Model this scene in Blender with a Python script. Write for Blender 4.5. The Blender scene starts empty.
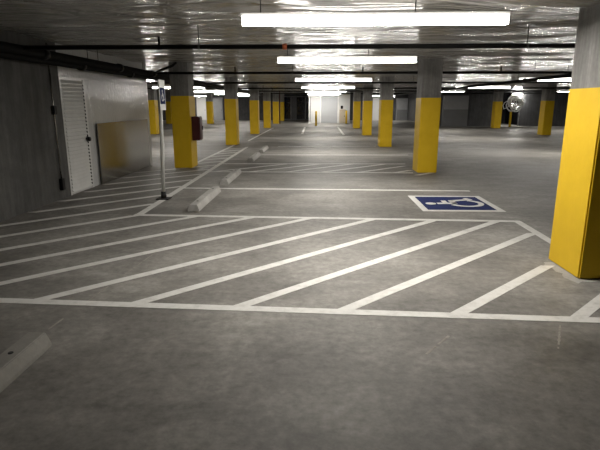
import bpy, bmesh, math, random
from mathutils import Vector, Matrix, noise
random.seed(7)
C = bpy.context.scene
COL = C.collection
PI = math.pi

# ------------------------------------------------------------------ helpers
def box(bm, x0, x1, y0, y1, z0, z1):
    vs = [bm.verts.new(p) for p in ((x0,y0,z0),(x1,y0,z0),(x1,y1,z0),(x0,y1,z0),(x0,y0,z1),(x1,y0,z1),(x1,y1,z1),(x0,y1,z1))]
    for f in ((3,2,1,0),(4,5,6,7),(0,1,5,4),(1,2,6,5),(2,3,7,6),(3,0,4,7)):
        bm.faces.new([vs[i] for i in f])

def cyl(bm, p, q, r, n=16, r2=None):
    p, q = Vector(p), Vector(q); r2 = r if r2 is None else r2
    d = (q-p).normalized()
    a = d.orthogonal().normalized(); b = d.cross(a)
    A = [bm.verts.new(p+(a*math.cos(t)+b*math.sin(t))*r) for t in [2*PI*i/n for i in range(n)]]
    B = [bm.verts.new(q+(a*math.cos(t)+b*math.sin(t))*r2) for t in [2*PI*i/n for i in range(n)]]
    for i in range(n):
        f = bm.faces.new((A[i],A[(i+1)%n],B[(i+1)%n],B[i])); f.smooth = True
    bm.faces.new(A[::-1]); bm.faces.new(B)

def prism(bm, pts, z0, z1):
    A = [bm.verts.new((x,y,z0)) for x,y in pts]; B = [bm.verts.new((x,y,z1)) for x,y in pts]
    n = len(pts)
    for i in range(n): bm.faces.new((A[i],A[(i+1)%n],B[(i+1)%n],B[i]))
    bm.faces.new(A[::-1]); bm.faces.new(B)

def strip(bm, a, b, w, z0=0.0, z1=0.003):
    a, b = Vector(a), Vector(b); d = (b-a).normalized(); n = Vector((-d.y, d.x))*w/2
    prism(bm, [tuple(a-n), tuple(b-n), tuple(b+n), tuple(a+n)], z0, z1)

def tube(bm, pts, r, n=8):
    pts = [Vector(p) for p in pts]; rings = []
    prev = None
    for i, p in enumerate(pts):
        d = (pts[min(i+1,len(pts)-1)]-pts[max(i-1,0)]).normalized()
        a = d.orthogonal().normalized() if prev is None else (prev-d*prev.dot(d)).normalized()
        prev = a; b = d.cross(a)
        rings.append([bm.verts.new(p+(a*math.cos(2*PI*k/n)+b*math.sin(2*PI*k/n))*r) for k in range(n)])
    for i in range(len(rings)-1):
        for k in range(n):
            f = bm.faces.new((rings[i][k],rings[i][(k+1)%n],rings[i+1][(k+1)%n],rings[i+1][k])); f.smooth = True
    bm.faces.new(rings[0][::-1]); bm.faces.new(rings[-1])

def obj(name, bm, mat, parent=None, bevel=0):
    bmesh.ops.recalc_face_normals(bm, faces=bm.faces[:])
    if bevel:
        bmesh.ops.bevel(bm, geom=[e for e in bm.edges if len(e.link_faces)==2 and e.calc_face_angle(0)>.5], offset=bevel, segments=2, affect='EDGES', clamp_overlap=True)
    me = bpy.data.meshes.new(name); bm.to_mesh(me); bm.free()
    o = bpy.data.objects.new(name, me); COL.objects.link(o)
    if mat: me.materials.append(mat)
    if parent: o.parent = parent
    return o

def tag(o, label=None, cat=None, group=None, kind=None):
    if label: o['label'] = label
    if cat: o['category'] = cat
    if group: o['group'] = group
    if kind: o['kind'] = kind
    return o

def root(name, loc, label, cat, group=None, rz=0, kind=None):
    o = bpy.data.objects.new(name, None); COL.objects.link(o)
    o.location = loc; o.rotation_euler = (0,0,rz); o.empty_display_size = .2
    return tag(o, label, cat, group, kind)

def dup(r, loc, label):
    c = r.copy(); COL.objects.link(c); c.location = loc; c['label'] = label
    for ch in list(r.children):
        k = ch.copy(); COL.objects.link(k); k.parent = c
        for g in ch.children:
            h = g.copy(); COL.objects.link(h); h.parent = k
    return c

def struct(name, bm, mat, parent=None, bevel=0):
    o = obj(name, bm, mat, parent, bevel)
    if not parent: o['kind'] = 'structure'
    return o

# ------------------------------------------------------------------ materials
def new_mat(name):
    m = bpy.data.materials.new(name); m.use_nodes = True
    nt = m.node_tree; b = nt.nodes['Principled BSDF']
    return m, nt, b

def N(nt, t, **kw):
    n = nt.nodes.new(t)
    for k, v in kw.items():
        if hasattr(n, k): setattr(n, k, v)
        else: n.inputs[k].default_value = v
    return n

def coords(nt, scale=(1,1,1), world=True):
    if world:
        g = N(nt, 'ShaderNodeNewGeometry'); out = g.outputs['Position']
    else:
        g = N(nt, 'ShaderNodeTexCoord'); out = g.outputs['Object']
    mp = N(nt, 'ShaderNodeMapping'); mp.inputs['Scale'].default_value = scale
    nt.links.new(out, mp.inputs['Vector'])
    return mp.outputs['Vector']

def noise_tex(nt, vec, scale, detail=4, rough=.6, dist=0):
    n = N(nt, 'ShaderNodeTexNoise'); n.inputs['Scale'].default_value = scale
    n.inputs['Detail'].default_value = detail; n.inputs['Roughness'].default_value = rough
    n.inputs['Distortion'].default_value = dist
    nt.links.new(vec, n.inputs['Vector']); return n.outputs['Fac']

def ramp(nt, fac, stops):
    r = N(nt, 'ShaderNodeValToRGB'); e = r.color_ramp.elements
    while len(e) < len(stops): e.new(.5)
    for i, (p, c) in enumerate(stops):
        e[i].position = p; e[i].color = (c[0],c[1],c[2],1) if isinstance(c, (tuple,list)) else (c,c,c,1)
    nt.links.new(fac, r.inputs['Fac']); return r.outputs['Color']

def mix(nt, a, b, fac=.5, mode='MIX'):
    m = N(nt, 'ShaderNodeMix'); m.data_type = 'RGBA'; m.blend_type = mode
    if isinstance(fac, (int,float)): m.inputs[0].default_value = fac
    else: nt.links.new(fac, m.inputs[0])
    for s, i in ((a,6),(b,7)):
        if isinstance(s, (tuple,list)): m.inputs[i].default_value = (s[0],s[1],s[2],1)
        else: nt.links.new(s, m.inputs[i])
    return m.outputs[2]

def bump(nt, b, h, strength, dist=.02):
    n = N(nt, 'ShaderNodeBump'); n.inputs['Strength'].default_value = strength; n.inputs['Distance'].default_value = dist
    nt.links.new(h, n.inputs['Height']); nt.links.new(n.outputs['Normal'], b.inputs['Normal'])

def simple(name, col, rough=.5, metal=0, var=.15, vscale=6, bumpy=0, spec=.5):
    m, nt, b = new_mat(name)
    v = coords(nt, world=False); f = noise_tex(nt, v, vscale, 5)
    lo = tuple(c*(1-var) for c in col); hi = tuple(min(1,c*(1+var)) for c in col)
    nt.links.new(ramp(nt, f, [(.3,lo),(.7,hi)]), b.inputs['Base Color'])
    b.inputs['Roughness'].default_value = rough; b.inputs['Metallic'].default_value = metal
    b.inputs['Specular IOR Level'].default_value = spec
    if bumpy: bump(nt, b, noise_tex(nt, v, vscale*6, 4), bumpy)
    return m

def emit(name, col, s):
    m, nt, b = new_mat(name)
    b.inputs['Base Color'].default_value = (.8,.8,.8,1)
    b.inputs['Emission Color'].default_value = (*col,1); b.inputs['Emission Strength'].default_value = s
    return m

def floor_mat():
    m, nt, b = new_mat('concrete_floor')
    v = coords(nt)
    big = noise_tex(nt, v, .55, 6, .62, .4)
    base = ramp(nt, big, [(.32,(.138,.131,.118)),(.5,(.212,.202,.184)),(.68,(.295,.283,.260))])
    # finishing sweeps across the slab
    sv = coords(nt, (.8,1.5,1)); sw = noise_tex(nt, sv, 1.3, 8, .7, .5)
    base = mix(nt, base, ramp(nt, sw, [(.34,.5),(.66,1.25)]), .6, 'MULTIPLY')
    fine = noise_tex(nt, v, 14, 8, .72)
    base = mix(nt, base, ramp(nt, fine, [(.34,.55),(.66,1.3)]), .6, 'MULTIPLY')
    # dark stains and pale patches of dried cement
    st = noise_tex(nt, v, 1.9, 5, .7, 1.2)
    base = mix(nt, base, (.062,.057,.05), ramp(nt, st, [(.66,0),(.78,.6)]))
    pl = noise_tex(nt, coords(nt, (1,1.4,1)), 2.6, 7, .75, .8)
    base = mix(nt, base, (.33,.315,.285), ramp(nt, pl, [(.645,0),(.73,.5)]))
    nt.links.new(base, b.inputs['Base Color'])
    nt.links.new(ramp(nt, big, [(.3,.48),(.7,.62)]), b.inputs['Roughness'])
    b.inputs['Specular IOR Level'].default_value = .15
    bump(nt, b, fine, .12, .01)
    return m

def concrete_mat(name, lo, hi, streak=True, rough=.75):
    m, nt, b = new_mat(name)
    v = coords(nt)
    n1 = noise_tex(nt, v, 1.4, 6, .65, .5)
    base = ramp(nt, n1, [(.3,lo),(.7,hi)])
    if streak:
        s = noise_tex(nt, coords(nt, (5,5,.5)), 1.6, 6, .7)
        base = mix(nt, base, ramp(nt, s, [(.34,.45),(.66,1.25)]), .65, 'MULTIPLY')
    f = noise_tex(nt, v, 22, 6, .7)
    base = mix(nt, base, ramp(nt, f, [(.3,.75),(.7,1.15)]), .5, 'MULTIPLY')
    nt.links.new(base, b.inputs['Base Color']); b.inputs['Roughness'].default_value = rough
    bump(nt, b, f, .2, .01)
    return m

def ceiling_mat():
    m, nt, b = new_mat('plastic_sheeting')
    v = coords(nt, (.55,1.5,1))
    n1 = noise_tex(nt, v, 1.1, 5, .6, .6)
    nt.links.new(ramp(nt, n1, [(.3,(.32,.313,.30)),(.7,(.45,.44,.42))]), b.inputs['Base Color'])
    nt.links.new(ramp(nt, noise_tex(nt, v, 2.3, 3), [(.35,.12),(.7,.24)]), b.inputs['Roughness'])
    b.inputs['Specular IOR Level'].default_value = .28
    # crinkles running mostly across the lane
    w = noise_tex(nt, coords(nt, (.36,1.25,1)), 1.45, 4, .5, 1.3)
    k = noise_tex(nt, coords(nt, (.45,1.4,1)), .95, 2, .5, 1.2)
    ab = N(nt, 'ShaderNodeMath', operation='SUBTRACT'); nt.links.new(k, ab.inputs[0]); ab.inputs[1].default_value = .5
    ab2 = N(nt, 'ShaderNodeMath', operation='ABSOLUTE'); nt.links.new(ab.outputs[0], ab2.inputs[0])
    ad = N(nt, 'ShaderNodeMath', operation='MULTIPLY_ADD'); nt.links.new(ab2.outputs[0], ad.inputs[0]); ad.inputs[1].default_value = 1.1; nt.links.new(w, ad.inputs[2])
    bump(nt, b, ad.outputs[0], .9, .30)
    return m

def yellow_mat():
    m, nt, b = new_mat('yellow_paint')
    v = coords(nt)
    n1 = noise_tex(nt, v, 3, 5, .6)
    nt.links.new(ramp(nt, n1, [(.3,(.60,.385,.010)),(.7,(.68,.445,.018))]), b.inputs['Base Color'])
    b.inputs['Roughness'].default_value = .55; b.inputs['Specular IOR Level'].default_value = .25
    bump(nt, b, noise_tex(nt, v, 30, 4), .12, .008)
    return m

def line_mat():
    m, nt, b = new_mat('white_line_paint')
    v = coords(nt)
    n1 = noise_tex(nt, v, 9, 6, .7)
    n2 = noise_tex(nt, v, 40, 4, .7)
    c = ramp(nt, n1, [(.28,(.44,.43,.40)),(.5,(.58,.57,.54)),(.8,(.64,.63,.60))])
    c = mix(nt, c, (.40,.385,.35), ramp(nt, n2, [(.66,0),(.74,.6)]))
    nt.links.new(c, b.inputs['Base Color']); b.inputs['Roughness'].default_value = .6
    return m

def glossy_wall_mat():
    m, nt, b = new_mat('glossy_white_panel')
    v = coords(nt)
    n1 = noise_tex(nt, v, 1.3, 4)
    nt.links.new(ramp(nt, n1, [(.3,(.46,.46,.45)),(.7,(.53,.53,.52))]), b.inputs['Base Color'])
    b.inputs['Roughness'].default_value = .06; b.inputs['Specular IOR Level'].default_value = .5
    bump(nt, b, noise_tex(nt, coords(nt, (1,8,4)), 2.2, 2, .5, .2), .4, .03)
    return m

def steel_mat():
    m, nt, b = new_mat('brushed_sheet_metal')
    v = coords(nt, (1,1,26))
    n1 = noise_tex(nt, v, 3, 5)
    nt.links.new(ramp(nt, n1, [(.3,(.36,.35,.32)),(.7,(.46,.45,.42))]), b.inputs['Base Color'])
    b.inputs['Metallic'].default_value = 1; b.inputs['Roughness'].default_value = .2
    return m

M = dict(
    floor=floor_mat(), ceil=ceiling_mat(), yellow=yellow_mat(), line=line_mat(),
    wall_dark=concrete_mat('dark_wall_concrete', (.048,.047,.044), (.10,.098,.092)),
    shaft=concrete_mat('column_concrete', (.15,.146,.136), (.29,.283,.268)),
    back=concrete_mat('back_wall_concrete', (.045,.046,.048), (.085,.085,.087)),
    stop=concrete_mat('precast_concrete', (.28,.272,.25), (.42,.41,.385), streak=False),
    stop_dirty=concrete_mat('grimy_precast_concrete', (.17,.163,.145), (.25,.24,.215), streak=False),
    glossy=glossy_wall_mat(), steel=steel_mat(),
    black=simple('black_pipe_paint', (.007,.007,.007), .6, 0, .2, 6, 0, .2),
    rubber=simple('black_rubber', (.012,.012,.012), .7, 0, .2),
    blue=simple('blue_marking_paint', (.012,.020,.085), .75, 0, .18, 9, 0, .1),
    white=simple('white_enamel', (.72,.72,.70), .35, 0, .04),
    door=simple('white_door_paint', (.60,.60,.58), .22, 0, .05),
    postw=simple('white_post_paint', (.66,.66,.62), .45, 0, .06),
    red=simple('dark_red_enamel', (.055,.009,.009), .4, 0, .12),
    orange=simple('copper_clip', (.45,.12,.05), .4, .6, .1),
    lobby=simple('white_wall_paint', (.58,.58,.565), .5, 0, .03, 2),
    lobbydoor=simple('pale_grey_door_paint', (.37,.38,.39), .4, 0, .03, 2),
    grey=simple('grey_panel_paint', (.27,.275,.28), .5, 0, .08, 2),
    greydark=simple('dark_grey_panel_paint', (.15,.153,.158), .5, 0, .08, 2),
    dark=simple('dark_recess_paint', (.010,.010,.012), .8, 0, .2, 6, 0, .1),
    glass=simple('dark_glazing', (.008,.011,.022), .12, 0, .2),
    tan=simple('tan_panel_paint', (.42,.36,.27), .5, 0, .05),
    galv=simple('galvanised_rod', (.06,.06,.06), .5, .5, .1),
    sheet=simple('white_plastic_sheet', (.75,.75,.73), .3, 0, .05),
    tube=emit('lit_tube_lens', (1,.955,.89), 98.0),
    chalk=simple('faded_chalk', (.255,.238,.21), .8, 0, .2, 8),
    tube_side=emit('lit_tube_flank', (1,.955,.89), 5.5),
    lamp=emit('lit_lamp_lens', (1,.97,.92), 300.0),
)

# ------------------------------------------------------------------ the setting
ZC = 2.60
bm = bmesh.new(); box(bm, -16, 22, -5, 52.3, -.2, 0); struct('floor', bm, M['floor'])

def ceil_z(x, y):
    z = ZC + .030*noise.noise((x*.45, y*1.1, 0)) + .012*noise.noise((x*1.0, y*2.6, 4))
    z -= .15*math.exp(-(((x-2.3)/.9)**2+((y-4.9)/1.0)**2))          # the sheeting sags to the nearest column
    z -= .05*max(0, min(1, (x-3)/3))*0
    return z
bm = bmesh.new()
xs = [-16+.5*i for i in range(21)] + [-5.5+.125*i for i in range(1,105)] + [7.5+.5*i for i in range(1,30)]
ys = [-5+.5*i for i in range(12)] + [.9+.1*i for i in range(0,200)] + [20.9+.35*i for i in range(0,90)] + [52.3]
G = [[bm.verts.new((x,y,ceil_z(x,y))) for x in xs] for y in ys]
for j in range(len(ys)-1):
    for i in range(len(xs)-1):
        f = bm.faces.new((G[j][i],G[j+1][i],G[j+1][i+1],G[j][i+1])); f.smooth = True
ce = struct('ceiling', bm, M['ceil'])

XW = -4.40
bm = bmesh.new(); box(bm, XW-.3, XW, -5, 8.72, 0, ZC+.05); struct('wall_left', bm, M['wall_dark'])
bm = bmesh.new(); box(bm, XW-.3, XW-.02, 8.72, 13.35, 0, ZC+.05); struct('wall_left_white', bm, M['glossy'])
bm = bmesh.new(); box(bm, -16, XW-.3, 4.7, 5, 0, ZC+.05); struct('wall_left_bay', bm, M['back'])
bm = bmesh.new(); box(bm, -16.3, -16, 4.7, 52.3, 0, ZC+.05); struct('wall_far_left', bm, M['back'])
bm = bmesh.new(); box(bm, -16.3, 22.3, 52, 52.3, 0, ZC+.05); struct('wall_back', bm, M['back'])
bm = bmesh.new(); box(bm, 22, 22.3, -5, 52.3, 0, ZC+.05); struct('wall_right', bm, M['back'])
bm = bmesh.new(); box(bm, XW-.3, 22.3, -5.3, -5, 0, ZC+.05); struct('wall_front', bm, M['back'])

# right rear plant room, its front wall with a dark opening
bm = bmesh.new()
box(bm, 9.1, 13.45, 38, 38.3, 0, ZC+.05); box(bm, 14.83, 22, 38, 38.3, 0, ZC+.05); box(bm, 13.45, 14.83, 38, 38.3, 2.35, ZC+.05)
box(bm, 9.1, 9.4, 38.3, 52, 0, ZC+.05)
struct('wall_right_rear', bm, M['back'])
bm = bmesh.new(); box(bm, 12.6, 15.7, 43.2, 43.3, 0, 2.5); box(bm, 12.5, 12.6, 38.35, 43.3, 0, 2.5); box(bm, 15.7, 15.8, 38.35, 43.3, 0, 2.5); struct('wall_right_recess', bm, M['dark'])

# white louvered door in the left wall
dr = bpy.data.objects.new('door_1', None); COL.objects.link(dr); dr.location = (XW-.02, 9.19, 0); dr['kind'] = 'structure'
bm = bmesh.new()
box(bm, 0, .018, -.455, -.42, 0, 2.06); box(bm, 0, .018, .425, .50, 0, 2.06); box(bm, 0, .018, -.42, .425, 2.04, 2.06)
obj('door_frame', bm, M['door'], dr)
bm = bmesh.new()
box(bm, 0, .012, -.42, .40, .03, 2.035)
nsl = 30
for k in range(nsl):
    z = .05+k*(1.97/nsl)
    vs = [bm.verts.new(p) for p in ((.012,-.40,z),(.012,.385,z),(.040,.385,z+.006),(.040,-.40,z+.006),(.012,-.40,z+.058),(.012,.385,z+.058))]
    bm.faces.new((vs[3],vs[2],vs[5],vs[4])); bm.faces.new((vs[0],vs[1],vs[2],vs[3])); bm.faces.new((vs[0],vs[3],vs[4])); bm.faces.new((vs[1],vs[5],vs[2]))
obj('louver_panel', bm, M['door'], dr)
bm = bmesh.new(); cyl(bm, (.012,.345,.95), (.07,.345,.95), .018); cyl(bm, (.07,.345,.95), (.10,.345,.95), .045, 16, .036); cyl(bm, (.04,.345,.95),(.048,.345,.95),.055)
obj('door_knob', bm, M['black'], dr)
bm = bmesh.new()
for k in range(29): box(bm, .012, .030, .398, .414, .08+k*.0657, .108+k*.0657)
obj('strike_strip', bm, M['black'], dr)

# sheet metal panel beside the door
bm = bmesh.new(); prism(bm, [(XW+.034,9.97),(XW+.044,9.97),(XW+.012,13.1),(XW+.002,13.1)], .01, 1.225)
tag(obj('metal_cladding_sheet', bm, M['steel'], bevel=.002), 'shiny sheet metal panel on lower white wall beside louvered door', 'wall panel', kind='thing')

# conduit on the dark wall
t = root('electrical_conduit', (XW, 8.39, 0), 'thin grey vertical conduit with two boxes on dark left wall', 'conduit')
bm = bmesh.new(); cyl(bm, (.025,0,.30), (.025,0,2.56), .013, 10); obj('pipe', bm, M['steel'], t)
for z, hh in ((1.50,.07),(.26,.10)):
    bm = bmesh.new(); box(bm, 0, .06, -.045, .045, z-hh, z+hh); obj('junction_box', bm, M['black'], t, bevel=.006)

# lobby at the end of the lane
bm = bmesh.new()
box(bm, -.36, .36, 44, 44.2, 0, ZC+.04); box(bm, 1.76, 2.62, 44, 44.2, 0, ZC+.04); box(bm, .36, 1.76, 44, 44.2, 2.25, ZC+.04)
box(bm, -.56, -.36, 44, 52, 0, ZC+.04); box(bm, 2.62, 2.82, 44, 52, 0, ZC+.04)
struct('wall_lobby', bm, M['lobby'])
d2 = bpy.data.objects.new('door_2', None); COL.objects.link(d2); d2.location = (1.06, 44.02, 0); d2['kind'] = 'structure'
bm = bmesh.new(); box(bm, -.70, -.02, .02, .07, .01, 2.25); box(bm, .02, .70, .02, .07, .01, 2.25); box(bm, -.02,.02,.035,.07,.01,2.25); obj('door_leaf', bm, M['lobbydoor'], d2)
bm = bmesh.new(); box(bm, -.78, -.70, -.045, .02, 0, 2.33); box(bm, .70, .78, -.045, .02, 0, 2.33); box(bm, -.70, .70, -.045, .02, 2.25, 2.33); obj('door_frame', bm, M['white'], d2)
bm = bmesh.new(); box(bm, 2.02, 2.22, 43.93, 43.99, 1.20, 1.46); tag(obj('card_reader', bm, M['black'], bevel=.01), 'small black box on white lobby wall right of the pale door', 'wall box')
t = root('utility_cabinet', (2.18, 43.98, 0), 'tan cabinet against white lobby wall right of the pale door', 'cabinet')
bm = bmesh.new(); box(bm, -.26, .26, -.25, 0.01, 0.0, 1.15); obj('body', bm, M['tan'], t, bevel=.01)
bm = bmesh.new(); box(bm, -.23, .23, -.265, -.25, .05, 1.10); obj('door', bm, M['tan'], t, bevel=.004)
bm = bmesh.new(); box(bm, .15, .19, -.285, -.265, .55, .65); obj('handle', bm, M['galv'], t)

bm = bmesh.new(); box(bm, -.70, -.60, 43.5, 43.6, 0, 2.4); box(bm,-.75,-.55,43.45,43.65,0,.02)
tag(obj('corner_post', bm, M['white']), 'thin white post at the left corner of the white lobby', 'post')
# dark glazing left of the lobby, pale posts between the panes
w1 = bpy.data.objects.new('window_1', None); COL.objects.link(w1); w1.location = (-2.1, 51.9, 0); w1['kind'] = 'structure'
bm = bmesh.new(); box(bm, -1.35, 1.60, 0, .06, .12, 2.28); obj('pane', bm, M['glass'], w1)
bm = bmesh.new()
for x, w in ((-1.35,.10),(-.52,.10),(.95,.12),(1.52,.12)): box(bm, x-w/2, x+w/2, -.06, 0, .1, 2.35)
box(bm, -1.4, 1.6, -.06, 0, 2.28, 2.36); box(bm, -1.4, 1.6, -.06, 0, .05, .12)
obj('window_frame', bm, M['grey'], w1)
bm = bmesh.new(); box(bm, -.42, .06, -.03, .0, .12, 2.28); obj('blind_panel', bm, M['greydark'], w1)

# grey doors and lit panels along the back
def back_door(name, x, y, w, h, mat, label, cat, sill=0.0, seams=()):
    t = root(name, (x, y, 0), label, cat)
    bm = bmesh.new(); box(bm, -w/2, w/2, -.05, 0, sill, h); obj('panel', bm, mat, t)
    bm = bmesh.new(); box(bm, -w/2-.06, -w/2, -.07, 0, 0, h+.06); box(bm, w/2, w/2+.06, -.07, 0, 0, h+.06); box(bm, -w/2, w/2, -.07, 0, h, h+.06)
    obj('frame', bm, M['greydark'], t)
    bm = bmesh.new(); cyl(bm, (w/2-.12,-.05,1.0), (w/2-.12,-.10,1.0), .03, 10); obj('knob', bm, M['black'], t)
    return t
back_door('steel_door', -11.75, 51.97, .95, 2.25, M['lobby'], 'pale lit door in the far back wall beyond the left bay', 'door')
back_door('steel_door', -10.1, 51.97, 1.0, 2.2, M['grey'], 'grey door in far back wall right of the pale lit door', 'door')
back_door('steel_door', 5.98, 51.97, .75, 2.2, M['lobby'], 'white door in the back wall seen right of the fourth right-row column', 'door')
t = root('storage_locker', (10.08, 37.97, 0), 'grey two-tier locker against the rear wall right of second right-row column', 'locker')
bm = bmesh.new(); box(bm, -.92, .85, -.5, 0, 0, 2.2); obj('body', bm, M['greydark'], t, bevel=.01)
bm = bmesh.new(); box(bm, -.90, .83, -.53, -.5, 1.22, 2.18); obj('door', bm, M['grey'], t, bevel=.006)
bm = bmesh.new(); box(bm, -.90, .83, -.52, -.5, .03, 1.20); obj('door', bm, M['greydark'], t, bevel=.006)
t = root('storage_locker', (8.5, 51.97, 0), 'pale grey locker on the far back wall between two right-row columns', 'locker')
bm = bmesh.new(); box(bm, -.55, .55, -.45, 0, 0, 2.15); obj('body', bm, M['grey'], t, bevel=.01)
bm = bmesh.new(); box(bm, -.50, .50, -.47, -.45, .06, 1.05); obj('door', bm, M['greydark'], t, bevel=.005)
bm = bmesh.new(); box(bm, -.50, .50, -.47, -.45, 1.09, 2.10); obj('door', bm, M['grey'], t, bevel=.005)

# ------------------------------------------------------------------ columns
S, SY = .225, .31
def column(x, y, zy, label, group):
    t = root('column', (x, y, 0), label, 'column', group, kind='thing')
    bm = bmesh.new(); box(bm, -S, S, -SY, SY, 0, ZC+.03); obj('shaft', bm, M['shaft'], t, bevel=.012)
    bm = bmesh.new()
    s = S+.004
    box(bm, -s, s, -SY-.004, SY+.004, 0, zy); obj('painted_band', bm, M['yellow'], t, bevel=.014)
    return t
LX, RX = -3.42, 2.635
for x, y, zy, lab in (
    (LX, 13.05, 1.81, 'yellow-banded column nearest on the left, red cabinet on its side'),
    (LX, 20.48, 1.81, 'second yellow-banded column of the left row, behind the one with the cabinet'),
    (LX, 28.04, 1.81, 'third yellow-banded column of the left row'),
    (LX, 35.14, 1.81, 'fourth yellow-banded column of the left row'),
    (LX, 42.6, 1.81, 'fifth yellow-banded column of the left row, beside the red riser pipe'),
    (LX, 50.0, 1.81, 'farthest yellow-banded column of the left row, by the dark glazing')):
    column(x, y, zy, lab, 'left row of columns')
R1 = (2.69, 4.84)
for x, y, zy, lab in (
    (*R1, 1.755, 'large yellow-banded concrete column nearest the camera at the right edge'),
    (RX, 12.31, 1.755, 'second yellow-banded column of the right row, behind the blue parking symbol'),
    (RX, 19.72, 1.765, 'third yellow-banded column of the right row'),
    (RX, 26.94, 1.775, 'fourth yellow-banded column of the right row'),
    (RX+.06, 34.9, 1.79, 'farthest yellow-banded column of the right row, beside the white lobby')):
    column(x, y, zy, lab, 'right row of columns')
for x, y, lab in ((12.12, 27.5, 'larger shaded yellow-banded column in the far right bay'),
                  (12.2, 35.2, 'smaller shaded yellow-banded column in the far right bay, by the white coil')):
    column(x, y, 1.78, lab, 'far right columns')
for x, y, lab in ((-8.93, 27.6, 'yellow-banded column in the left bay just past the white wall end'),
                  (-12.25, 42.2, 'yellow-banded column far in the left bay between sign post and cabinet column'),
                  (-8.85, 42.2, 'yellow-banded column far in the left bay seen beyond the red cabinet')):
    column(x, y, 1.82, lab, 'left bay columns')

# red cabinet on the first left column
t = root('extinguisher_cabinet', (LX+S+.001, 13.05, .69), 'dark red box hung on the right side of the nearest left column', 'cabinet')
bm = bmesh.new(); box(bm, 0, .20, -.17, .17, 0, .60); obj('body', bm, M['red'], t, bevel=.008)
bm = bmesh.new(); box(bm, .20, .215, -.15, .15, .03, .57); obj('door', bm, M['red'], t, bevel=.004)
bm = bmesh.new(); box(bm, .215, .235, .09, .12, .26, .36); obj('handle', bm, M['black'], t)
# red riser pipe
bm = bmesh.new(); cyl(bm, (-3.07,42.35,0), (-3.07,42.35,ZC+.02), .04); box(bm,-3.12,-3.02,42.31,42.39,.9,.94)
tag(obj('riser_pipe', bm, M['red']), 'thin red riser pipe beside the fifth left column', 'pipe')

# ------------------------------------------------------------------ strip lights
def make_light(loc, label, group):
    t = root('strip_light', loc, label, 'light fixture', group)
    bm = bmesh.new()
    for a, b in ((-1.22,-.009),(.009,1.22)):
        prof = [(-.05,.055),(-.05,-.012),(-.034,-.020),(.034,-.020),(.05,-.012),(.05,.055)]
        A = [bm.verts.new((a,y,z)) for y,z in prof]; B = [bm.verts.new((b,y,z)) for y,z in prof]
        for i in range(6):
            f = bm.faces.new((A[i],A[(i+1)%6],B[(i+1)%6],B[i])); f.material_index = 0 if i in (1,2,3) else 1
        bm.faces.new(A).material_index = 1; bm.faces.new(B[::-1]).material_index = 1
    df = obj('diffuser', bm, M['tube'], t); df.data.materials.append(M['tube_side'])
    bm = bmesh.new(); box(bm, -1.235, 1.235, -.03, .03, .055, .085); obj('housing', bm, M['white'], t)
    for x in (-1.05, .38):
        bm = bmesh.new(); cyl(bm, (x,0,.085), (x,0,ZC-loc[2]+.02), .006, 8); obj('hanger_rod', bm, M['galv'], t)
    return t
ZL = 2.335
proto = None
ordn = ['first','second','third','fourth','fifth','sixth','seventh','eighth']
rows = (('middle', .52, [4.97, 9.32, 16.74, 24.2, 31.5, 38.9, 42.7], 'strip lights over the parking stalls'),
        ('right', 7.65, [16.74, 24.2, 31.5, 38.9][:3], 'strip lights over the right bay'),
        ('left', -6.53, [16.74, 24.2, 31.5, 38.9, 46.0], 'strip lights over the left bay'))
for side, x, yl, grp in rows:
    for i, y in enumerate(yl):
        lab = '%s glowing white strip light from the camera in the %s row under the ceiling' % (ordn[i], side)
        if proto is None: proto = make_light((x,y,ZL), lab, grp)
        else:
            c = dup(proto, (x,y,ZL), lab); c['group'] = grp
c = dup(proto, (15.6, 31.5, ZL), 'glowing white strip light beyond the nearest right column, farthest right'); c['group'] = 'strip lights over the far right bay'
c = dup(proto, (6.2, 49.6, ZL), 'added strip light far off, brightening the white back door'); c['group'] = 'strip lights over the right bay'  # extra light set here to brighten the white back door

for x, lab in ((1.09, 'small dark box on the ceiling sheeting above right end of second middle-row light'), (.68, 'smaller dark clip box on the ceiling left of the other dark box')):
    bm = bmesh.new(); k = .05 if x > 1 else .03; box(bm, x-k, x+k, 9.25, 9.35, 2.53, 2.61); tag(obj('ceiling_junction_box', bm, M['galv'], bevel=.006), lab, 'junction box')
bm = bmesh.new(); tube(bm, [(-1.1+.1*i, 4.45+.03*math.sin(i*1.1), 2.505+.022*math.sin(i*.62)+.01*math.sin(i*1.3)) for i in range(28)], .005, 6)  # thin dark tube stands in for a fold shadow in the sheeting
tag(obj('fold_shadow', bm, M['galv']), 'thin dark tube modelling a fold shadow in the ceiling sheeting above the nearest strip light', 'fold shadow')

c = dup(proto, (-11.5, 49.9, ZL), 'short-looking strip light far off above the pale door in the left bay'); c['group'] = 'strip lights over the left bay'
# wall lamp above the coil
t = root('wall_lamp', (14.5, 37.98, 2.27), 'small bright wall lamp above the white coil', 'lamp')
bm = bmesh.new(); box(bm, -.30, .30, -.16, 0.0, .06, .16); obj('housing', bm, M['white'], t, bevel=.01)
bm = bmesh.new(); box(bm, -.28, .28, -.15, -.01, 0, .06); obj('lens', bm, M['lamp'], t)

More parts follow.
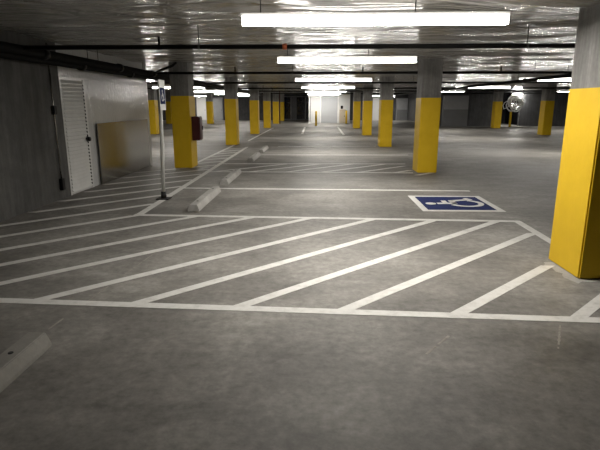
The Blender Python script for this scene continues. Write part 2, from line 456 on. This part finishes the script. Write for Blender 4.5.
# ------------------------------------------------------------------ pipes
def cross_pipe(y, x0, x1, r, z, label, heads=(), hangers=(), clips=()):
    t = root('sprinkler_pipe', (0, y, z), label, 'pipe', 'sprinkler pipes across the ceiling')
    bm = bmesh.new(); cyl(bm, (x0,0,0), (x1,0,0), r, 16); obj('pipe', bm, M['black'], t)
    for x in heads:
        bm = bmesh.new(); cyl(bm, (x,0,r*.6), (x,0,r+.05), .016, 10); cyl(bm, (x,0,r+.05), (x,0,r+.10), .010, 8)
        cyl(bm, (x,0,r+.10), (x,0,r+.105), .022, 12); cyl(bm, (x-.012,0,r+.05),(x-.012,0,r+.10),.003,6); cyl(bm, (x+.012,0,r+.05),(x+.012,0,r+.10),.003,6)
        cyl(bm, (x,0,-r-.006),(x,0,r*.8), .022, 10)
        obj('sprinkler_head', bm, M['black'], t)
    for x in hangers:
        bm = bmesh.new(); cyl(bm, (x,0,r), (x,0,ZC-z+.02), .006, 8)
        cyl(bm, (x-.012,0,0), (x+.012,0,0), r+.006, 16)
        obj('hanger', bm, M['galv'], t)
    for x in clips:
        bm = bmesh.new(); cyl(bm, (x-.03,0,0), (x+.03,0,0), r+.008, 16); obj('coupling', bm, M['orange'], t)
    return t
cross_pipe(6.95, -3.93, 12, .030, 2.335, 'black sprinkler pipe across the ceiling nearest the camera', (-2.1, 4.6), (-1.57, 2.72), (-.43,))
cross_pipe(12.66, -3.93, 20, .030, 2.335, 'second black sprinkler pipe from the camera across the ceiling', (-2.0, 1.1, 4.4), (-3.0, 2.6, 5.2, -.6))
cross_pipe(18.5, -3.93, 20, .030, 2.335, 'third black sprinkler pipe from the camera across the ceiling', (-2.6, 1.0, 4.4), (-1.0, 3.4))
cross_pipe(24.9, -3.93, 20, .034, 2.335, 'fourth black sprinkler pipe from the camera across the ceiling', (-2.6, 1.0), (-1.0, 3.4))
cross_pipe(30.3, -3.93, 20, .036, 2.335, 'fifth black sprinkler pipe from the camera across the ceiling', (-2.6,), (1.2,))
cross_pipe(36.3, -3.93, 20, .042, 2.335, 'farthest black sprinkler pipe across the ceiling', (), (1.2,))

for y, o in ((18.5,'third'),(24.9,'fourth')):
    cross_pipe(y, -14, -4.4, .032, 2.335, 'left-bay stretch of the %s black sprinkler pipe from the camera' % o, (-7.0,), (-9.0,))

def run_pipe(name, x, z, y0, y1, r, label, cl=()):
    t = root(name, (x, y0, z), label, 'pipe')
    bm = bmesh.new(); cyl(bm, (0,0,0), (0,y1-y0,0), r, 20); obj('pipe', bm, M['black'], t)
    for y in cl:
        bm = bmesh.new(); cyl(bm, (0,y-y0-.06,0), (0,y-y0+.06,0), r+.018, 20); obj('coupling', bm, M['black'], t)
    for y in [y0+1.5+3*i for i in range(int((y1-y0-1.5)//3)+1)][:10]:
        bm = bmesh.new(); cyl(bm, (0,y-y0,r), (0,y-y0,ZC-z+.02), .006, 8); obj('hanger_rod', bm, M['galv'], t)
    return t
run_pipe('main_pipe', -4.02, 2.315, 2, 44, .062, 'thick black main pipe running along the top of the left wall', (7.6, 10.5, 12.6))
run_pipe('drain_pipe', -4.21, 2.262, 2, 44, .066, 'black pipe slung just under the main pipe along the left wall', (9.2, 11.6))
run_pipe('branch_main', 5.9, 2.25, 11, 37.9, .045, 'black pipe running away from the camera over the right bay', (15.0,))
bm = bmesh.new(); tube(bm, [(-3.93,12.3,2.32),(-3.85,12.35,2.33),(-3.75,12.45,2.40),(-3.5,12.55,2.50),(-3.42,12.6,2.58)], .03, 10)
tag(obj('branch_pipe', bm, M['black']), 'short black bent pipe rising beside the nearest left column top', 'pipe')

# ------------------------------------------------------------------ painted floor markings
W = .102
def poly_clip(a, b, inside):
    return a, b
def near_y(x): return 3.705 - .0495*(x+0.0)         # centre of the nearest cross line (slightly skewed)
def far_y(x): return 7.045 - .044*x
t = root('hatched_aisle_marking', (0,0,0), 'large white diagonal hatch painted on the floor in front of the camera', 'floor marking', kind='thing')
bm = bmesh.new(); strip(bm, (XW+.01, near_y(XW)), (4.6, near_y(4.6)), W); obj('border_line', bm, M['line'], t)
bm = bmesh.new(); strip(bm, (-2.70, far_y(-2.7)), (2.84, far_y(2.84)), W); obj('border_line', bm, M['line'], t)
bm = bmesh.new(); strip(bm, (2.82, far_y(2.82)+.04), (2.80, R1[1]+SY+.01), W, 0, .0036); obj('border_line', bm, M['line'], t)
def hatch(c, x0, x1, parent):
    bm = bmesh.new(); w_ = W*.7071
    prism(bm, [(x0-w_,x0+c),(x0+w_,x0+c),(x1+w_,x1+c),(x1-w_,x1+c)], 0, .0024); obj('stripe', bm, M['line'], parent)
def xnear(c): return (3.705-c)/(1+.0495)
def xfar(c): return (7.045-c)/(1+.044)
for c in (6.18, 5.29, 4.39):
    hatch(c, xnear(c), xfar(c), t)
hatch(3.50, xnear(3.5), 2.76, t)
hatch(2.57, xnear(2.57), 2.36, t)
hatch(1.62, xnear(1.62), 2.95, t)
for c in (7.12, 7.99, 8.86):
    hatch(c, max(XW+.09, xnear(c)), xfar(c), t)
# side aisle
t2 = root('side_aisle_marking', (0,0,0), 'white diagonal hatch strip along the left wall, left of the wheel stops', 'floor marking', kind='thing')
bm = bmesh.new(); strip(bm, (-2.63, far_y(-2.63)-.04), (-2.66, 19.2), .11, 0, .0036); obj('border_line', bm, M['line'], t2)
bm = bmesh.new(); strip(bm, (-3.36, 13.2), (-3.30, 20.15), W); obj('border_line', bm, M['line'], t2)
c = 9.78
while c < 22:
    x0 = XW+.09 if c < 17.0 else -3.31
    x1 = -2.67
    # stop at a column foot
    hatch(c, x0, x1, t2)
    c += .905
def stall(pts, w, lab, grp='stall lines'):
    bm = bmesh.new(); strip(bm, *pts, w); tag(obj('parking_line', bm, M['line']), lab, 'floor marking', grp, 'thing')
stall(((-2.58, 9.60), (2.90, 9.45)), .10, 'white stall line just beyond the blue parking symbol')
stall(((-2.0, 16.2), (2.95, 16.3)), .10, 'white stall line between second and third right-row columns')
stall(((-1.5, 19.45), (2.3, 19.75)), .11, 'faint white stall line level with the third right-row column')
t3 = root('crosswise_aisle_marking', (0,0,0), 'narrow hatched band across the stalls beside the second right-row column', 'floor marking', kind='thing')
bm = bmesh.new(); strip(bm, (-2.58, 12.05), (2.30, 11.98), W); obj('border_line', bm, M['line'], t3)
bm = bmesh.new(); strip(bm, (-2.58, 13.72), (2.43, 13.82), W); obj('border_line', bm, M['line'], t3)
for k in range(7):
    x0 = -2.5+k*.88
    x1 = min(x0+1.68, 2.32)
    bm = bmesh.new(); w_=W*.7071; y1=12.04+(x1-x0); prism(bm, [(x0-w_,12.04),(x0+w_,12.04),(x1+w_,y1),(x1-w_,y1)], 0, .0024); obj('stripe', bm, M['line'], t3)
stall(((-.80, 27.8), (-.85, 36.4)), .12, 'left of two short white lines leading to the lobby', 'lane lines by the lobby')
stall(((1.44, 27.0), (1.50, 36.4)), .12, 'right of two short white lines leading to the lobby', 'lane lines by the lobby')
stall(((-3.05, 22.5), (-3.0, 35)), .10, 'white line along the left column row beyond the second column')
stall(((-15.5, 44.2), (-3.8, 44.2)), .16, 'far white line across the left bay floor')
stall(((3.6, 44.2), (9.2, 44.2)), .16, 'far white line across the right bay floor')

# blue parking symbol, its figure upright for a driver coming from the right bay
t = root('accessible_parking_symbol', (2.27, 8.235, 0), 'blue square with white wheelchair figure painted on the floor', 'floor marking', kind='thing')
h = .665; hx = .63
bm = bmesh.new()
for a in ((-hx,-hx+.10,-h,h),(hx-.10,hx,-h,h),(-hx+.10,hx-.10,-h,-h+.10),(-hx+.10,hx-.10,h-.10,h)): box(bm, *a, 0, .003)
obj('white_border', bm, M['line'], t)
bm = bmesh.new(); box(bm, -hx+.10, hx-.10, -h+.10, h-.10, 0, .003); obj('blue_field', bm, M['blue'], t)
def sym(u, v, k=1.0): return (-v*k, u*k)              # figure up = -X, figure right = +Y
def symprism(bm, pts, z0=.003, z1=.005, k=1.0): prism(bm, [sym(u,v,k) for u,v in pts], z0, z1)
def isa(bm, pr):
    pr(bm, [(-.06+.085*math.cos(a), .38+.085*math.sin(a)) for a in [2*PI*i/20 for i in range(20)]])
    pr(bm, [(-.10,.27),(.01,.27),(.03,-.06),(-.08,-.06)])                   # back
    pr(bm, [(.005,.16),(.20,.16),(.20,.08),(.005,.08)])                     # arm
    pr(bm, [(-.08,-.06),(.03,-.06),(.20,-.06),(.20,.035),(-.08,.035)])       # thigh
    pr(bm, [(.13,-.02),(.22,.03),(.34,-.30),(.25,-.34)])                     # shin
    pr(bm, [(.25,-.34),(.34,-.30),(.42,-.27),(.45,-.34),(.30,-.41)])         # foot
    R0, R1_ = .30, .215; cx, cy = -.02, -.19
    seg = 22; a0, a1 = math.radians(118), math.radians(385)
    for i in range(seg):
        s, e = a0+(a1-a0)*i/seg, a0+(a1-a0)*(i+1)/seg
        if e > math.radians(345): break
        pr(bm, [(cx+R0*math.cos(s),cy+R0*math.sin(s)),(cx+R0*math.cos(e),cy+R0*math.sin(e)),(cx+R1_*math.cos(e),cy+R1_*math.sin(e)),(cx+R1_*math.cos(s),cy+R1_*math.sin(s))])
bm = bmesh.new(); isa(bm, lambda b, p: symprism(b, p)); obj('wheelchair_figure', bm, M['line'], t)

# faint chalk guide lines
def chalk(a, b, w, lab):
    bm = bmesh.new(); n = 14
    for i in range(n):
        if random.random() < .08: continue
        p = Vector(a).lerp(Vector(b), i/n); q = Vector(a).lerp(Vector(b), (i+random.uniform(.8,1.05))/n)
        strip(bm, p, q, w*random.uniform(.5,1.1), 0, .0015)
    tag(obj('chalk_mark', bm, M['chalk']), lab, 'floor mark', kind='thing')

chalk((-1.95,3.30), (-1.66,6.6), .016, 'faint long chalk line running from near wheel stop across the hatch')
chalk((.73,3.02), (.95,3.30), .02, 'short faint pale scratch on floor in front of the hatch')
chalk((1.62,3.1), (1.82,3.5), .02, 'short faint pale scratch near lower right hatch stripe')

# smear of cement round the foot of the nearest column
random.seed(11)
bm = bmesh.new(); x0, y0 = R1
ring = []
for sx, sy, nx, ny, n in ((-S,SY,-1,0,9),(-S,-SY,0,-1,7),(S,-SY,0,0,1)):
    pass
out = [(x0-S-.05-random.uniform(0,.10), y0+SY-.1-k*.06) for k in range(9)] + [(x0-S-.06+k*.07, y0-SY-.05-random.uniform(.0,.09)) for k in range(8)]
inn = [(x0-S+.02, y0+SY-.1-k*.06) for k in range(9)] + [(x0-S+.02+k*.055, y0-SY+.02) for k in range(8)]
for i in range(len(out)-1):
    q = [out[i], out[i+1], inn[i+1], inn[i]]
    bm.faces.new([bm.verts.new((x,y,.0012)) for x,y in q])
bmesh.ops.remove_doubles(bm, verts=bm.verts[:], dist=1e-5)
tag(obj('cement_smear', bm, M['stop']), 'pale dried cement smear on floor around the foot of the nearest column', 'floor mark', kind='thing')

# ------------------------------------------------------------------ wheel stops
def make_stop(loc, label, L=1.83):
    t = root('wheel_stop', loc, label, 'wheel stop', 'concrete wheel stops in a line', kind='thing')
    bm = bmesh.new()
    prof = [(-.092,0),(.092,0),(.088,.03),(.058,.108),(-.058,.108),(-.088,.03)]
    A = [bm.verts.new((x, .012+z*.10, z)) for x,z in prof]; B = [bm.verts.new((x, L-.012-z*.10, z)) for x,z in prof]
    for i in range(6): bm.faces.new((A[i],A[(i+1)%6],B[(i+1)%6],B[i]))
    bm.faces.new(A[::-1]); bm.faces.new(B)
    obj('block', bm, M['stop'], t, bevel=.006)
    for y in (.32, L-.32):
        bm = bmesh.new(); cyl(bm, (0,y,.100), (0,y,.112), .016, 12); obj('anchor_pin', bm, M['rubber'], t)
    return t
XS = -1.875
st = make_stop((XS, 7.40, 0), 'pale concrete wheel stop just beyond the front hatch')
for y, lab in ((1.24,'dirty concrete wheel stop at lower left nearest the camera'),
               (10.0,'third wheel stop from the camera, between the pale front one and the crosswise hatched band'),
               (14.15,'fourth concrete wheel stop from the camera, past the crosswise hatched band'),
               (16.85,'farthest concrete wheel stop, beside the second left-row column')):
    c = dup(st, (XS, y, 0), lab)
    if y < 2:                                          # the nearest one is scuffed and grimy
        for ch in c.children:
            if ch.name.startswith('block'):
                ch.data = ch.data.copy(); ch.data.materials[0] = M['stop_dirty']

# ------------------------------------------------------------------ sign post
t = root('parking_sign_post', (-2.64, 8.45, 0), 'thin white post with narrow accessible-parking sign standing in the left hatched strip', 'sign post')
bm = bmesh.new(); cyl(bm, (0,0,.02), (.055,0,1.97), .030, 14); obj('post', bm, M['postw'], t)
bm = bmesh.new(); box(bm, -.11, .11, -.11, .11, 0, .018); cyl(bm, (0,0,.018), (0,0,.13), .05, 16, .042); obj('base', bm, M['rubber'], t, bevel=.003)
bm = bmesh.new(); box(bm, .080, .088, -.155, .155, 1.50, 1.985); sg = obj('sign_panel', bm, M['white'], t, bevel=.0015)
bm = bmesh.new(); box(bm, .0875, .090, -.13, .13, 1.60, 1.86); obj('blue_field', bm, M['blue'], sg)
bm = bmesh.new()
def signprism(b, pts):
    ps = [(u*.19, 1.735+v*.19) for u, v in pts]
    A = [b.verts.new((.0895, y, z)) for y,z in ps]; B = [b.verts.new((.092, y, z)) for y,z in ps]
    n = len(ps)
    for i in range(n): b.faces.new((A[i],A[(i+1)%n],B[(i+1)%n],B[i]))
    b.faces.new(A[::-1]); b.faces.new(B)
isa(bm, signprism); obj('wheelchair_figure', bm, M['white'], sg)

# ------------------------------------------------------------------ bollards and the coil
def make_bollard(loc, label):
    t = root('bollard', loc, label, 'bollard', 'yellow bollards')
    bm = bmesh.new(); cyl(bm, (0,0,0), (0,0,1.05), .075, 20); cyl(bm, (0,0,1.05), (0,0,1.09), .075, 20, .03); obj('post', bm, M['yellow'], t)
    bm = bmesh.new(); cyl(bm, (0,0,0), (0,0,.015), .11, 20); obj('base_plate', bm, M['galv'], t)
    return t
b0 = make_bollard((-.06, 38.3, 0), 'yellow bollard in front of the left side of the white lobby')
dup(b0, (2.45, 42.6, 0), 'yellow bollard in front of the right side of the white lobby')
dup(b0, (13.66, 36.6, 0), 'yellow bollard in front of the dark opening under the white coil')

bm = bmesh.new()
random.seed(3)
for k in range(12):
    cx, cz = 14.27+random.uniform(-.22,.22), 1.68+random.uniform(-.12,.12)
    r = random.uniform(.24,.50); ph = random.uniform(0,6.28); el = random.uniform(.7,1.1)
    yy = 37.66+random.uniform(-.12,.10)
    pts = [(cx+r*math.cos(ph+a*1.02)*(1+.07*math.sin(3*a)), yy+.05*math.sin(2*a+k), cz+el*r*math.sin(ph+a)*(1+.08*math.cos(2*a+k))) for a in [2*PI*i/40 for i in range(40)]]
    tube(bm, pts, .045, 8)
tube(bm, [(14.27,37.7,1.98),(14.27,37.76,2.05),(14.12,37.86,2.18),(14.08,37.9,2.32),(14.08,37.95,2.45)], .03, 8)
tube(bm, [(13.95,37.7,1.5),(13.75,37.65,1.35),(13.55,37.7,1.25),(13.5,37.78,1.5),(13.6,37.82,1.7),(13.9,37.8,1.85)], .03, 8)
tag(obj('hose_coil', bm, M['sheet']), 'tangled white coil hanging under the small wall lamp at right rear', 'coil')

# ------------------------------------------------------------------ world, camera, view
w = bpy.data.worlds.new('World'); C.world = w; w.use_nodes = True
w.node_tree.nodes['Background'].inputs['Color'].default_value = (.02,.02,.022,1)
w.node_tree.nodes['Background'].inputs['Strength'].default_value = 1
cd = bpy.data.cameras.new('camera'); cam = bpy.data.objects.new('camera', cd); COL.objects.link(cam)
cam.location = (0,0,1.6)
pitch = math.radians(13.604); yaw = math.radians(1.8927)
cam.rotation_euler = (PI/2-pitch, 0, yaw)
cd.sensor_fit = 'HORIZONTAL'; cd.sensor_width = 36; cd.lens = 36*500/600
cd.clip_start = .05; cd.clip_end = 200
C.camera = cam
vs = C.view_settings; vs.view_transform = 'Standard'; vs.look = 'None'; vs.exposure = 0.62; vs.gamma = 1; vs.use_curve_mapping = False
